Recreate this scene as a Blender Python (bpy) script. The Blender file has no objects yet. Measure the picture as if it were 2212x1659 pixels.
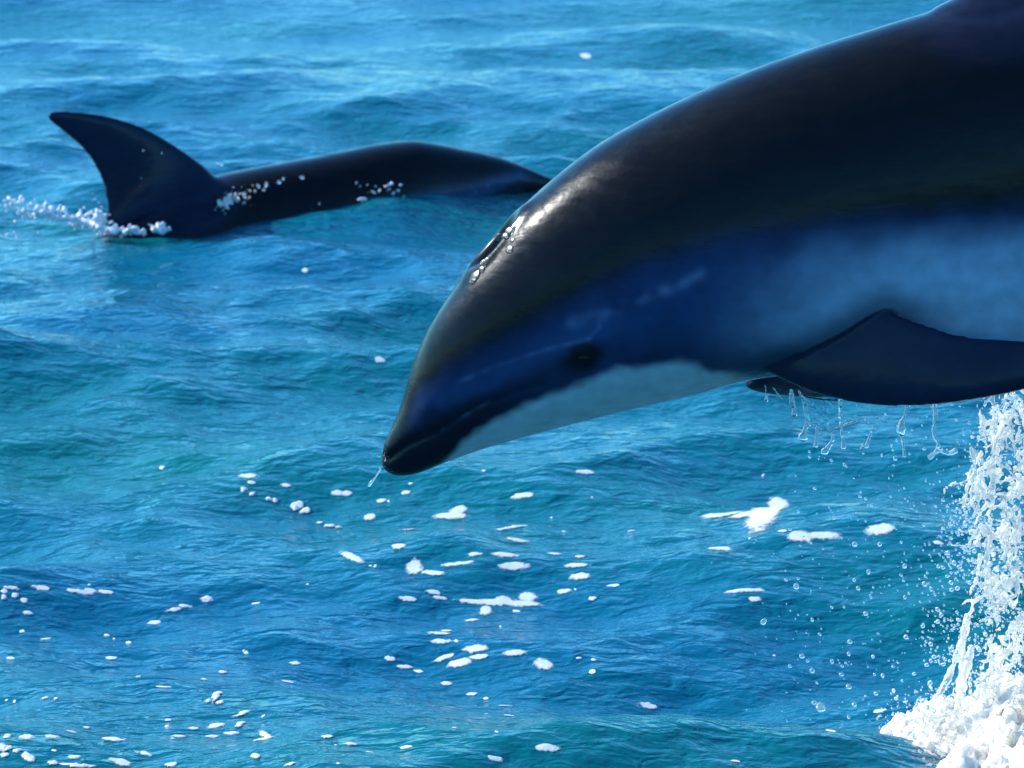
import bpy, bmesh, math, random
import numpy as np
from mathutils import Vector, Matrix, kdtree, noise as mnoise

random.seed(7)


def U(a, b):
    return random.uniform(a, b)


rng = np.random.default_rng(11)
scn = bpy.context.scene
C = scn.collection

# ------------------------------------------------------------------ camera
CAM_H = 1.45
PITCH = math.radians(13.0)
FW, FH, FPX = 2212.0, 1659.0, 7600.0          # frame used for measuring, focal length in its pixels
cam_d = bpy.data.cameras.new('camera')
cam = bpy.data.objects.new('camera', cam_d)
C.objects.link(cam)
cam.location = (0, 0, CAM_H)
cam.rotation_euler = (math.pi / 2 - PITCH, 0, 0)
cam_d.sensor_width = 36.0
cam_d.lens = 36.0 * FPX / FW
cam_d.clip_start = 0.05
cam_d.clip_end = 9000
cam_d.dof.use_dof = True
cam_d.dof.focus_distance = 4.15
cam_d.dof.aperture_fstop = 16.0
scn.camera = cam

# ------------------------------------------------------------------ sky and sun
SUN_EL = math.radians(34)
SUN_AZ = math.radians(-65)                      # from +Y (straight ahead), negative to the left
wd = bpy.data.worlds.new('World'); scn.world = wd
wd.use_nodes = True
nt = wd.node_tree
sky = nt.nodes.new('ShaderNodeTexSky')
sky.sky_type = 'NISHITA'
sky.sun_disc = False
sky.sun_elevation = SUN_EL
sky.sun_rotation = SUN_AZ
sky.air_density = 1.0
sky.dust_density = 0.6
sky.ozone_density = 1.5
bg = nt.nodes['Background']
bg.inputs['Strength'].default_value = 0.15
hs = nt.nodes.new('ShaderNodeVectorMath')          # a deep, clean blue sky: one even tint over the whole dome
hs.operation = 'MULTIPLY'
hs.inputs[1].default_value = (0.32, 0.86, 1.26)
nt.links.new(sky.outputs[0], hs.inputs[0])
nt.links.new(hs.outputs[0], bg.inputs[0])
sun_d = bpy.data.lights.new('sun', 'SUN')
sun_d.energy = 4.2
sun_d.angle = math.radians(0.53)
sun_d.color = (1.0, 0.95, 0.87)
sun = bpy.data.objects.new('sun', sun_d); C.objects.link(sun)
sdir = Vector((math.sin(SUN_AZ) * math.cos(SUN_EL), math.cos(SUN_AZ) * math.cos(SUN_EL), math.sin(SUN_EL)))
sun.rotation_euler = sdir.to_track_quat('Z', 'Y').to_euler()
sun.location = sdir * 30
vs = scn.view_settings
vs.view_transform = 'Standard'
vs.look = 'None'
vs.exposure = 0.9
vs.gamma = 1.0
vs.use_curve_mapping = False
scn.render.engine = 'CYCLES'
scn.cycles.use_denoising = True
scn.cycles.max_bounces = 10
scn.cycles.transmission_bounces = 8
scn.cycles.transparent_max_bounces = 12
scn.cycles.sample_clamp_indirect = 4.0

# ------------------------------------------------------------------ measuring helpers
FWD = np.array([0, math.cos(PITCH), -math.sin(PITCH)])
UP = np.array([0, math.sin(PITCH), math.cos(PITCH)])
RT = np.array([1.0, 0, 0])
CAMP = np.array([0, 0, CAM_H])


def ray(px, py):
    return FWD + RT * ((px - FW / 2) / FPX) + UP * ((FH / 2 - py) / FPX)


def on_y(px, py, Y):
    d = ray(px, py)
    return CAMP + d * (Y / d[1])


def sstep(a, b, x):
    t = np.clip((x - a) / (b - a), 0, 1)
    return t * t * (3 - 2 * t)


def link(name, mesh, mat=None, parent=None):
    o = bpy.data.objects.new(name, mesh)
    C.objects.link(o)
    if mat is not None and not mesh.materials:
        mesh.materials.append(mat)
    if parent is not None:
        o.parent = parent
    return o


def tag(o, label, cat, group=None, kind=None):
    o['label'] = label
    o['category'] = cat
    if group: o['group'] = group
    if kind: o['kind'] = kind
    return o


def mesh_from(name, verts, faces, smooth=True):
    me = bpy.data.meshes.new(name)
    me.from_pydata([tuple(v) for v in verts], [], faces)
    me.update()
    if smooth:
        me.polygons.foreach_set('use_smooth', np.ones(len(me.polygons), dtype=bool))
    return me


# ------------------------------------------------------------------ materials
def new_mat(name):
    m = bpy.data.materials.new(name)
    m.use_nodes = True
    n = m.node_tree
    return m, n, n.nodes['Principled BSDF']


def mat_water():
    m, n, p = new_mat('sea_water')
    N, L = n.nodes, n.links
    tc = N.new('ShaderNodeTexCoord')
    # body colour: slow drifts between blue-teal and green-teal water
    mp = N.new('ShaderNodeMapping'); mp.inputs['Scale'].default_value = (0.55, 0.9, 1)
    L.new(tc.outputs['Object'], mp.inputs[0])
    nz = N.new('ShaderNodeTexNoise'); nz.inputs['Scale'].default_value = 1.3; nz.inputs['Detail'].default_value = 3
    L.new(mp.outputs[0], nz.inputs['Vector'])
    cr = N.new('ShaderNodeValToRGB')
    cr.color_ramp.elements[0].position = 0.35; cr.color_ramp.elements[0].color = (0.0005, 0.092, 0.162, 1)
    cr.color_ramp.elements[1].position = 0.68; cr.color_ramp.elements[1].color = (0.0005, 0.112, 0.118, 1)
    L.new(nz.outputs['Fac'], cr.inputs[0])
    L.new(cr.outputs[0], p.inputs['Base Color'])
    p.inputs['Roughness'].default_value = 0.07
    p.inputs['IOR'].default_value = 1.333
    # small ripples
    prev = None
    for sc, st, dist, hgt in (((1.0, 1.5, 1), 8, 0.02, 0.7), ((1.0, 1.7, 1), 21, 0.010, 0.85), ((1, 1.6, 1), 52, 0.004, 0.55)):
        mq = N.new('ShaderNodeMapping'); mq.inputs['Scale'].default_value = sc
        mq.inputs['Rotation'].default_value = (0, 0, 0.12 * (st % 5 - 2))
        L.new(tc.outputs['Object'], mq.inputs[0])
        q = N.new('ShaderNodeTexNoise'); q.inputs['Scale'].default_value = st
        q.inputs['Detail'].default_value = 2.5; q.inputs['Roughness'].default_value = 0.5
        q.inputs['Distortion'].default_value = 0.6
        L.new(mq.outputs[0], q.inputs['Vector'])
        b = N.new('ShaderNodeBump'); b.inputs['Strength'].default_value = hgt; b.inputs['Distance'].default_value = dist
        L.new(q.outputs['Fac'], b.inputs['Height'])
        if prev: L.new(prev.outputs[0], b.inputs['Normal'])
        prev = b
    L.new(prev.outputs[0], p.inputs['Normal'])
    return m


def mat_skin():
    m, n, p = new_mat('wet_dolphin_skin')
    N, L = n.nodes, n.links
    at = N.new('ShaderNodeAttribute'); at.attribute_name = 'pigment'
    tc = N.new('ShaderNodeTexCoord')
    nz = N.new('ShaderNodeTexNoise'); nz.inputs['Scale'].default_value = 38; nz.inputs['Detail'].default_value = 6
    L.new(tc.outputs['Object'], nz.inputs['Vector'])
    mr = N.new('ShaderNodeMapRange'); mr.inputs[1].default_value = 0.3; mr.inputs[2].default_value = 0.7
    mr.inputs[3].default_value = 0.82; mr.inputs[4].default_value = 1.12
    L.new(nz.outputs['Fac'], mr.inputs[0])
    mx = N.new('ShaderNodeVectorMath'); mx.operation = 'SCALE'
    L.new(at.outputs['Color'], mx.inputs[0]); L.new(mr.outputs[0], mx.inputs['Scale'])
    L.new(mx.outputs[0], p.inputs['Base Color'])
    p.inputs['Roughness'].default_value = 0.34
    p.inputs['IOR'].default_value = 1.42
    p.inputs['Specular IOR Level'].default_value = 0.10
    p.inputs['Coat Weight'].default_value = 0.24
    p.inputs['Coat Roughness'].default_value = 0.09
    p.inputs['Coat IOR'].default_value = 1.33
    nb = N.new('ShaderNodeTexNoise'); nb.inputs['Scale'].default_value = 22; nb.inputs['Detail'].default_value = 3
    L.new(tc.outputs['Object'], nb.inputs['Vector'])
    b0 = N.new('ShaderNodeBump'); b0.inputs['Strength'].default_value = 0.28; b0.inputs['Distance'].default_value = 0.004
    L.new(nb.outputs['Fac'], b0.inputs['Height'])
    # runnels of water and fine scratches along the body
    ms = N.new('ShaderNodeMapping'); ms.inputs['Rotation'].default_value = (0, 0.55, 0); ms.inputs['Scale'].default_value = (9, 40, 60)
    L.new(tc.outputs['Object'], ms.inputs[0])
    ns = N.new('ShaderNodeTexNoise'); ns.inputs['Scale'].default_value = 1.0; ns.inputs['Detail'].default_value = 5
    ns.inputs['Distortion'].default_value = 1.2
    L.new(ms.outputs[0], ns.inputs['Vector'])
    b = N.new('ShaderNodeBump'); b.inputs['Strength'].default_value = 0.16; b.inputs['Distance'].default_value = 0.0015
    L.new(ns.outputs['Fac'], b.inputs['Height']); L.new(b0.outputs[0], b.inputs['Normal'])
    rr = N.new('ShaderNodeMapRange'); rr.inputs[1].default_value = 0.35; rr.inputs[2].default_value = 0.65
    rr.inputs[3].default_value = 0.20; rr.inputs[4].default_value = 0.32
    L.new(ns.outputs['Fac'], rr.inputs[0]); L.new(rr.outputs[0], p.inputs['Roughness'])
    L.new(b.outputs[0], p.inputs['Normal']); L.new(b.outputs[0], p.inputs['Coat Normal'])
    return m


def mat_foam(name, col=(0.40, 0.44, 0.48), bump=0.5, sss=0.35, rad=0.012, lace=False):
    m, n, p = new_mat(name)
    N, L = n.nodes, n.links
    tc = N.new('ShaderNodeTexCoord')
    v = N.new('ShaderNodeTexNoise'); v.inputs['Scale'].default_value = 240; v.inputs['Detail'].default_value = 4
    L.new(tc.outputs['Object'], v.inputs['Vector'])
    b = N.new('ShaderNodeBump'); b.inputs['Strength'].default_value = bump; b.inputs['Distance'].default_value = 0.0015
    L.new(v.outputs['Fac'], b.inputs['Height']); L.new(b.outputs[0], p.inputs['Normal'])
    if lace:      # thin rims: bubbles with water showing between them
        at = N.new('ShaderNodeAttribute'); at.attribute_name = 'cover'
        vo = N.new('ShaderNodeTexNoise'); vo.inputs['Scale'].default_value = 150; vo.inputs['Detail'].default_value = 3
        L.new(tc.outputs['Object'], vo.inputs['Vector'])
        ad = N.new('ShaderNodeMath'); ad.operation = 'ADD'
        L.new(at.outputs['Fac'], ad.inputs[0]); L.new(vo.outputs['Fac'], ad.inputs[1])
        mr = N.new('ShaderNodeMapRange'); mr.interpolation_type = 'SMOOTHSTEP'
        mr.inputs[1].default_value = 0.48; mr.inputs[2].default_value = 1.10
        L.new(ad.outputs[0], mr.inputs[0]); L.new(mr.outputs[0], p.inputs['Alpha'])
    p.inputs['Base Color'].default_value = (*col, 1)
    p.inputs['Roughness'].default_value = 0.65
    p.inputs['Subsurface Weight'].default_value = sss
    p.inputs['Subsurface Radius'].default_value = (rad, rad, rad)
    p.inputs['Subsurface Scale'].default_value = 0.6
    return m


def mat_glass(name='clear_water', rough=0.03):
    m, n, p = new_mat(name)
    p.inputs['Base Color'].default_value = (0.96, 0.985, 1, 1)
    p.inputs['Roughness'].default_value = rough
    p.inputs['IOR'].default_value = 1.333
    p.inputs['Transmission Weight'].default_value = 1.0
    return m


def mat_spray():
    # aerated water: part clear, part white with trapped air
    m, n, p = new_mat('aerated_water')
    N, L = n.nodes, n.links
    tc = N.new('ShaderNodeTexCoord')
    nz = N.new('ShaderNodeTexNoise'); nz.inputs['Scale'].default_value = 26; nz.inputs['Detail'].default_value = 4
    L.new(tc.outputs['Object'], nz.inputs['Vector'])
    mr = N.new('ShaderNodeMapRange'); mr.inputs[1].default_value = 0.40; mr.inputs[2].default_value = 0.62
    mr.inputs[3].default_value = 0.95; mr.inputs[4].default_value = 0.25
    L.new(nz.outputs['Fac'], mr.inputs[0])
    L.new(mr.outputs[0], p.inputs['Transmission Weight'])
    p.inputs['Base Color'].default_value = (0.97, 0.94, 0.89, 1)
    p.inputs['Roughness'].default_value = 0.06
    p.inputs['IOR'].default_value = 1.333
    tr = N.new('ShaderNodeBsdfTranslucent'); tr.inputs[0].default_value = (0.97, 0.93, 0.86, 1)
    mx = N.new('ShaderNodeMixShader')
    m2 = N.new('ShaderNodeMapRange'); m2.inputs[1].default_value = 0.42; m2.inputs[2].default_value = 0.66
    m2.inputs[3].default_value = 0.12; m2.inputs[4].default_value = 0.6
    L.new(nz.outputs['Fac'], m2.inputs[0]); L.new(m2.outputs[0], mx.inputs[0])
    L.new(p.outputs[0], mx.inputs[1]); L.new(tr.outputs[0], mx.inputs[2])
    L.new(mx.outputs[0], N['Material Output'].inputs['Surface'])
    return m


def mat_drip():
    # water strung with small air bubbles: clear with a milky share
    m, n, p = new_mat('bubbly_water')
    N, L = n.nodes, n.links
    p.inputs['Base Color'].default_value = (0.95, 0.98, 1, 1)
    p.inputs['Roughness'].default_value = 0.05
    p.inputs['IOR'].default_value = 1.333
    p.inputs['Transmission Weight'].default_value = 0.94
    tr = N.new('ShaderNodeBsdfTranslucent'); tr.inputs[0].default_value = (0.9, 0.95, 0.97, 1)
    mx = N.new('ShaderNodeMixShader'); mx.inputs[0].default_value = 0.09
    L.new(p.outputs[0], mx.inputs[1]); L.new(tr.outputs[0], mx.inputs[2])
    L.new(mx.outputs[0], N['Material Output'].inputs['Surface'])
    return m


def mat_eye():
    m, n, p = new_mat('dark_eye')
    p.inputs['Base Color'].default_value = (0.004, 0.004, 0.004, 1)
    p.inputs['Specular IOR Level'].default_value = 0.15
    p.inputs['Roughness'].default_value = 0.3
    return m


M_WATER, M_SKIN, M_GLASS, M_SPRAY, M_EYE = mat_water(), mat_skin(), mat_glass(), mat_spray(), mat_eye()
M_DRIP = mat_drip()
M_FOAM = mat_foam('floating_foam', (0.50, 0.54, 0.58), lace=True)
M_WHITE = mat_foam('white_broken_water', (0.62, 0.65, 0.68))
M_BEAD = mat_glass('sunlit_water_bead', 0.25)
M_BEAD.node_tree.nodes['Principled BSDF'].inputs['Specular IOR Level'].default_value = 1.0
M_SURF = mat_foam('broken_white_water', (0.78, 0.73, 0.65), 0.7, 0.85, 0.022)

# ------------------------------------------------------------------ the sea
_wr = np.random.default_rng(5)
WAVES = []
for lam_lo, lam_hi, cnt, slope, spread in ((1.6, 3.2, 5, 0.042, 0.35), (0.7, 1.5, 10, 0.085, 0.5),
                                           (0.28, 0.65, 16, 0.125, 0.65), (0.12, 0.26, 18, 0.080, 0.9), (0.055, 0.11, 18, 0.050, 1.0)):
    for _ in range(cnt):
        lam = math.exp(_wr.uniform(math.log(lam_lo), math.log(lam_hi)))
        th = -math.pi / 2 + 0.18 + _wr.normal(0, spread)         # crests run roughly across the view
        k = 2 * math.pi / lam
        a = slope / k * math.sqrt(2.0 / cnt)
        WAVES.append((k * math.cos(th), k * math.sin(th), a, _wr.uniform(0, 6.28)))

BUMPS = []     # (x, y, rx, ry, rot, height): swells raised by the animals


def height(x, y):
    x = np.asarray(x, float); y = np.asarray(y, float)
    h = np.zeros(np.broadcast(x, y).shape)
    calm = 1 - 0.75 * sstep(8.0, 12.0, y)           # smoother water further out
    for kx, ky, a, ph in WAVES:
        s = np.sin(kx * x + ky * y + ph)
        h += a * (s + 0.42 * s * s - 0.21) * (calm if kx * kx + ky * ky > 60 else 1.0)
    for bx_, by_, rx, ry, rot, hh in BUMPS:
        c, s_ = math.cos(rot), math.sin(rot)
        u = ((x - bx_) * c + (y - by_) * s_) / rx
        v = (-(x - bx_) * s_ + (y - by_) * c) / ry
        h += hh * np.exp(-(u * u + v * v))
    return h


def on_water(px, py):
    d = ray(px, py)
    z = 0.0
    for _ in range(12):
        p = CAMP + d * ((z - CAM_H) / d[2])
        z = 0.5 * z + 0.5 * float(height(p[0], p[1]))
    return CAMP + d * ((z - CAM_H) / d[2])


def axis(lo, hi, step, grow, far):
    core = list(np.arange(lo, hi, step))
    r, s = core[-1], step
    while r < far:
        s *= grow; r += s; core.append(r)
    l, s, left = core[0], step, []
    while l > -far:
        s *= grow; l -= s; left.append(l)
    return np.array(left[::-1] + core)


def build_sea():
    xs = axis(-2.2, 2.2, 0.0115, 1.045, 3000)
    ya = [3.4]; st = 0.011
    while ya[-1] < 15:
        ya.append(ya[-1] + st * max(1.0, ya[-1] / 5.0))
    s = ya[-1] - ya[-2]
    while ya[-1] < 4000:
        s *= 1.07; ya.append(ya[-1] + s)
    l, s, left = 3.4, 0.011, []
    while l > -3000:
        s *= 1.09; l -= s; left.append(l)
    ys = np.array(left[::-1] + ya)
    X, Y = np.meshgrid(xs, ys)
    Z = height(X, Y)
    R = np.hypot(X, Y - 6)
    Z *= 1 - sstep(30, 120, R)
    nx, ny = len(xs), len(ys)
    co = np.stack([X, Y, Z], -1).reshape(-1, 3)
    i = np.arange(nx * ny).reshape(ny, nx)
    q = np.stack([i[:-1, :-1], i[:-1, 1:], i[1:, 1:], i[1:, :-1]], -1).reshape(-1, 4)
    me = bpy.data.meshes.new('sea')
    me.vertices.add(len(co)); me.vertices.foreach_set('co', co.ravel())
    me.loops.add(q.size); me.loops.foreach_set('vertex_index', q.ravel().astype(np.int32))
    me.polygons.add(len(q)); me.polygons.foreach_set('loop_start', np.arange(0, q.size, 4, dtype=np.int32))
    me.polygons.foreach_set('use_smooth', np.ones(len(q), dtype=bool))
    me.update(); me.validate()
    o = link('sea', me, M_WATER)
    o['kind'] = 'structure'
    o['label'] = 'rippled blue and teal open sea filling the scene'
    return o


# ------------------------------------------------------------------ dolphins
# side view of the body: (back x, back y, belly x, belly y, half width), measured on the photograph
STATIONS = [
    (823, 1002, 829, 1014, 7), (826, 978, 850, 1027, 24), (833, 950, 880, 1027, 38), (851, 912, 915, 1018, 50),
    (869, 862, 970, 995, 66), (888, 795, 1050, 966, 92), (918, 722, 1130, 942, 120), (955, 660, 1215, 918, 147),
    (1005, 590, 1310, 893, 172), (1066, 520, 1410, 868, 194), (1142, 434, 1510, 845, 214), (1280, 322, 1620, 815, 234),
    (1430, 238, 1740, 802, 248), (1580, 170, 1850, 802, 255), (1730, 114, 1950, 806, 258), (1880, 66, 2060, 812, 258),
    (2050, 16, 2200, 805, 255), (2250, -25, 2350, 785, 245), (2450, -35, 2480, 745, 230), (2700, -5, 2650, 680, 205),
    (2950, 80, 2840, 620, 170), (3180, 215, 3020, 600, 132), (3370, 390, 3200, 640, 96), (3500, 560, 3370, 735, 64),
    (3590, 730, 3500, 820, 36), (3640, 860, 3590, 890, 18)]


def catmull(P, per):
    P = np.asarray(P, float)
    out = []
    n = len(P)
    for i in range(n - 1):
        p0, p1, p2, p3 = P[max(i - 1, 0)], P[i], P[i + 1], P[min(i + 2, n - 1)]
        for k in range(per):
            t = k / per
            out.append(0.5 * ((2 * p1) + (-p0 + p2) * t + (2 * p0 - 5 * p1 + 4 * p2 - p3) * t * t + (-p0 + 3 * p1 - 3 * p2 + p3) * t ** 3))
    out.append(P[-1])
    return np.array(out)


def add_loft(V, F, rings):
    """rings: list of (m,3) arrays; closed with end fans"""
    m = len(rings[0]); b = len(V)
    for r in rings: V.extend([tuple(p) for p in r])
    for i in range(len(rings) - 1):
        for j in range(m):
            a, c = b + i * m + j, b + i * m + (j + 1) % m
            F.append((a, c, c + m, a + m))
    for k, fl in ((0, True), (len(rings) - 1, False)):
        V.append(tuple(np.mean(rings[k], axis=0))); c = len(V) - 1
        for j in range(m):
            a, d = b + k * m + j, b + k * m + (j + 1) % m
            F.append((c, d, a) if fl else (c, a, d))


def add_fin(V, F, sect, thick=0.14, minth=0.0046):
    """sect: list of (leading point, trailing point, side vector[, thickness factor]) -> foil-shaped loft"""
    S = catmull([np.concatenate([q[0], q[1], q[2], [q[3] if len(q) > 3 else 1.0]]) for q in sect], 20)
    us = [0.5 - 0.5 * math.cos(math.pi * k / 44) for k in range(45)]
    rings = []
    for q in S:
        l, t, s = q[:3], q[3:6], q[6:9]
        s = s / np.linalg.norm(s)
        ch = np.linalg.norm(t - l)
        up, dn = [], []
        for u in us:
            h = 5 * thick * q[9] * ch * (.2969 * math.sqrt(u) - .126 * u - .3516 * u * u + .2843 * u ** 3 - .1036 * u ** 4)
            h = h + minth * math.sqrt(max(0.0, 1 - abs(2 * u - 1) ** 14))
            up.append(l + (t - l) * u + s * h)
            dn.append(l + (t - l) * u - s * h)
        rings.append(np.array(up + dn[::-1][1:-1]))
    add_loft(V, F, rings)


def pigment(cu, cv):
    """skin colours as a function of the place on the animal's side view"""
    n1 = np.array([mnoise.noise((float(a) * 0.010, float(b) * 0.010, 3.0)) for a, b in zip(cu, cv)])
    n2 = np.array([mnoise.noise((float(a) * 0.035, float(b) * 0.035, 9.0)) for a, b in zip(cu, cv)])
    x = cu; y = cv + 14 * n1 + 7 * n2
    black = np.array([0.0052, 0.0048, 0.0062]); navy = np.array([0.010, 0.017, 0.045])
    face = np.array([0.022, 0.047, 0.122]); flank = np.array([0.30, 0.37, 0.47]); white = np.array([0.30, 0.37, 0.39])
    mid = np.array([0.017, 0.036, 0.100])

    def mixin(c, col, k):
        k = np.clip(k, 0, 1)[:, None]
        return c * (1 - k) + col * k
    c = np.tile(face, (len(x), 1))
    # behind the eye a deep slate field that pales to the flank patch
    c = mixin(c, mid, sstep(1230, 1420, x) * 0.85)
    fl = sstep(1480, 2000, x + 0.35 * (y - 560)) * sstep(360, 620, y + 0.06 * (x - 1600))
    c = mixin(c, flank, fl)
    # stripe eye -> flipper
    ys = np.interp(x, [1260, 1450, 1640, 1800], [735, 728, 752, 760])
    st = np.exp(-((y - ys) / 48.0) ** 2) * sstep(1280, 1340, x) * (1 - sstep(1680, 1820, x))
    c = mixin(c, navy, st * 0.75)
    # throat and belly
    yt = np.interp(x, [935, 960, 1000, 1050, 1100, 1230, 1330, 1400, 1480, 1590, 1650, 1720, 1900, 2300, 2900, 3600],
                   [1030, 992, 936, 895, 860, 800, 762, 748, 744, 774, 800, 790, 735, 745, 640, 860])
    wt = sstep(-14, 16, y - yt)
    lip = np.interp(x, [880, 930, 1000, 1100, 1200, 1300], [900, 868, 836, 788, 742, 705])
    dk = sstep(-30, 22, y - lip) * (1 - sstep(1230, 1340, x))
    c = mixin(c, navy, dk * 0.85)
    c = mixin(c, black, sstep(-15, 45, y - lip) * (1 - sstep(1000, 1240, x)) * 0.85)
    c = mixin(c, white, wt * sstep(935, 985, x))
    # eye patch
    r = np.hypot((x - 1258) / 44.0, (y - 735 + 0.25 * (x - 1258)) / 32.0)
    c = mixin(c, black, 1 - sstep(0.45, 1.6, r))
    # gape line behind the mouth
    # cape
    yc = np.interp(x, [800, 870, 905, 950, 1020, 1100, 1250, 1380, 1500, 1700, 1900, 2200, 2600, 3000, 3400, 3700],
                   [1100, 930, 842, 792, 742, 690, 592, 522, 474, 440, 416, 405, 400, 380, 560, 800])
    c = mixin(c, np.array([0.012, 0.018, 0.055]), sstep(95, -10, cv + 20 * n1 - yc) * (sstep(900, 1000, x)))
    c = mixin(c, black, sstep(34, -36, y - yc))
    # pale water-worn scrapes on the cheek
    for pts, wd_, amt in (([(1228, 658), (1300, 636), (1380, 598), (1450, 572), (1500, 545)], 13, 0.55),
                          ([(990, 800), (1090, 752), (1180, 716), (1270, 690)], 4.5, 0.40),
                          ([(955, 912), (1010, 872), (1056, 842)], 3.5, 0.30), ([(1268, 690), (1290, 665), (1285, 648)], 5, .35)):
        d = poly_dist(cu, cv, pts)
        k = np.exp(-(d / wd_) ** 2) * amt * np.clip(0.55 + 1.1 * n2 + 0.5 * n1, 0, 1)
        c = mixin(c, np.array([0.16, 0.18, 0.30]), k)
    return c


def poly_dist(x, y, pts):
    d = np.full(len(x), 1e9)
    for (ax, ay), (bx_, by_) in zip(pts[:-1], pts[1:]):
        dx, dy = bx_ - ax, by_ - ay
        t = np.clip(((x - ax) * dx + (y - ay) * dy) / (dx * dx + dy * dy), 0, 1)
        d = np.minimum(d, np.hypot(x - ax - t * dx, y - ay - t * dy))
    return d


def build_dolphin(stations, mid, lat, lat_scale, fins, voxel, smooth_it, origin, carve=None, canon=None):
    """mid(px,py) -> point on the animal's middle plane; lat = sideways unit vector (away from the viewer)"""
    S = catmull(stations, 16)
    ring_n = 64
    V, F = [], []
    rings = []; can = []
    CS = catmull(STATIONS, 16)
    for q, cq in zip(S, CS):
        T, B, w = mid(q[0], q[1]), mid(q[2], q[3]), q[4] * lat_scale
        cen, A = (T + B) / 2, (T - B) / 2
        r = []
        for j in range(ring_n):
            a = 2 * math.pi * j / ring_n
            ca, sa = math.cos(a), math.sin(a)
            ca = math.copysign(abs(ca) ** 0.94, ca); sa = math.copysign(abs(sa) ** 0.94, sa)
            r.append(cen + A * ca + lat * (w * sa))
            k = 0.5 - 0.5 * ca
            can.append((cq[0] + (cq[2] - cq[0]) * k, cq[1] + (cq[3] - cq[1]) * k))
        rings.append(np.array(r))
    body_pts = np.concatenate(rings); can = np.array(can)
    add_loft(V, F, rings)
    fin_pts = []
    for sect in fins:
        b = len(V)
        add_fin(V, F, sect)
        fin_pts += V[b:]
    me = mesh_from('tmp', V, F)
    tmp = link('tmp', me)
    bm = bmesh.new(); bm.from_mesh(me); bmesh.ops.recalc_face_normals(bm, faces=bm.faces); bm.to_mesh(me); bm.free()
    md = tmp.modifiers.new('r', 'REMESH'); md.mode = 'VOXEL'; md.voxel_size = voxel
    ms = tmp.modifiers.new('s', 'SMOOTH'); ms.factor = 0.5; ms.iterations = smooth_it
    dg = bpy.context.evaluated_depsgraph_get()
    out = bpy.data.meshes.new_from_object(tmp.evaluated_get(dg))
    bpy.data.objects.remove(tmp)
    nv = len(out.vertices)
    co = np.empty(nv * 3); out.vertices.foreach_get('co', co); co = co.reshape(-1, 3)
    no = np.empty(nv * 3); out.vertex_normals.foreach_get('vector', no); no = no.reshape(-1, 3)
    kd = kdtree.KDTree(len(body_pts))
    for i, p in enumerate(body_pts): kd.insert(p, i)
    kd.balance()
    kf = kdtree.KDTree(len(fin_pts))
    for i, p in enumerate(fin_pts): kf.insert(p, i)
    kf.balance()
    cu = np.empty(nv); cv = np.empty(nv); dfin = np.empty(nv); dbod = np.empty(nv)
    for i in range(nv):
        p = co[i]
        W = 0; a = b = 0
        for _, idx, d in kd.find_n(p, 4):
            w = 1 / (d * d + 1e-7); W += w; a += can[idx, 0] * w; b += can[idx, 1] * w
        cu[i] = a / W; cv[i] = b / W
        dbod[i] = kd.find(p)[2]
        dfin[i] = kf.find(p)[2]
    if canon: cu, cv = canon(co)
    col = pigment(cu, cv)
    k = np.maximum(sstep(0.010, 0.030, dbod), np.maximum(sstep(0.011, 0.004, dfin), 0.75 * sstep(0.045, 0.004, dfin)))[:, None]
    col = col * (1 - k) + np.array([0.0095, 0.0125, 0.0290]) * k
    if carve:
        co = carve(co, no, cu, cv, dbod, lat)
        out.vertices.foreach_set('co', co.ravel())
    at = out.attributes.new('pigment', 'FLOAT_COLOR', 'POINT')
    at.data.foreach_set('color', np.concatenate([col, np.ones((nv, 1))], 1).ravel())
    out.polygons.foreach_set('use_smooth', np.ones(len(out.polygons), dtype=bool))
    out.transform(Matrix.Translation(-Vector(origin)))
    out.update()
    return out


# ---- the leaping dolphin
YN = 3.95
SC_N = 1.0 / 1925.0


def mid_near(px, py): return on_y(px, py, YN)


LAT = np.array([0.0, 1.0, 0.0])


def at_near(px, py, lat_px): return on_y(px, py, YN + lat_px * SC_N)


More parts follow.
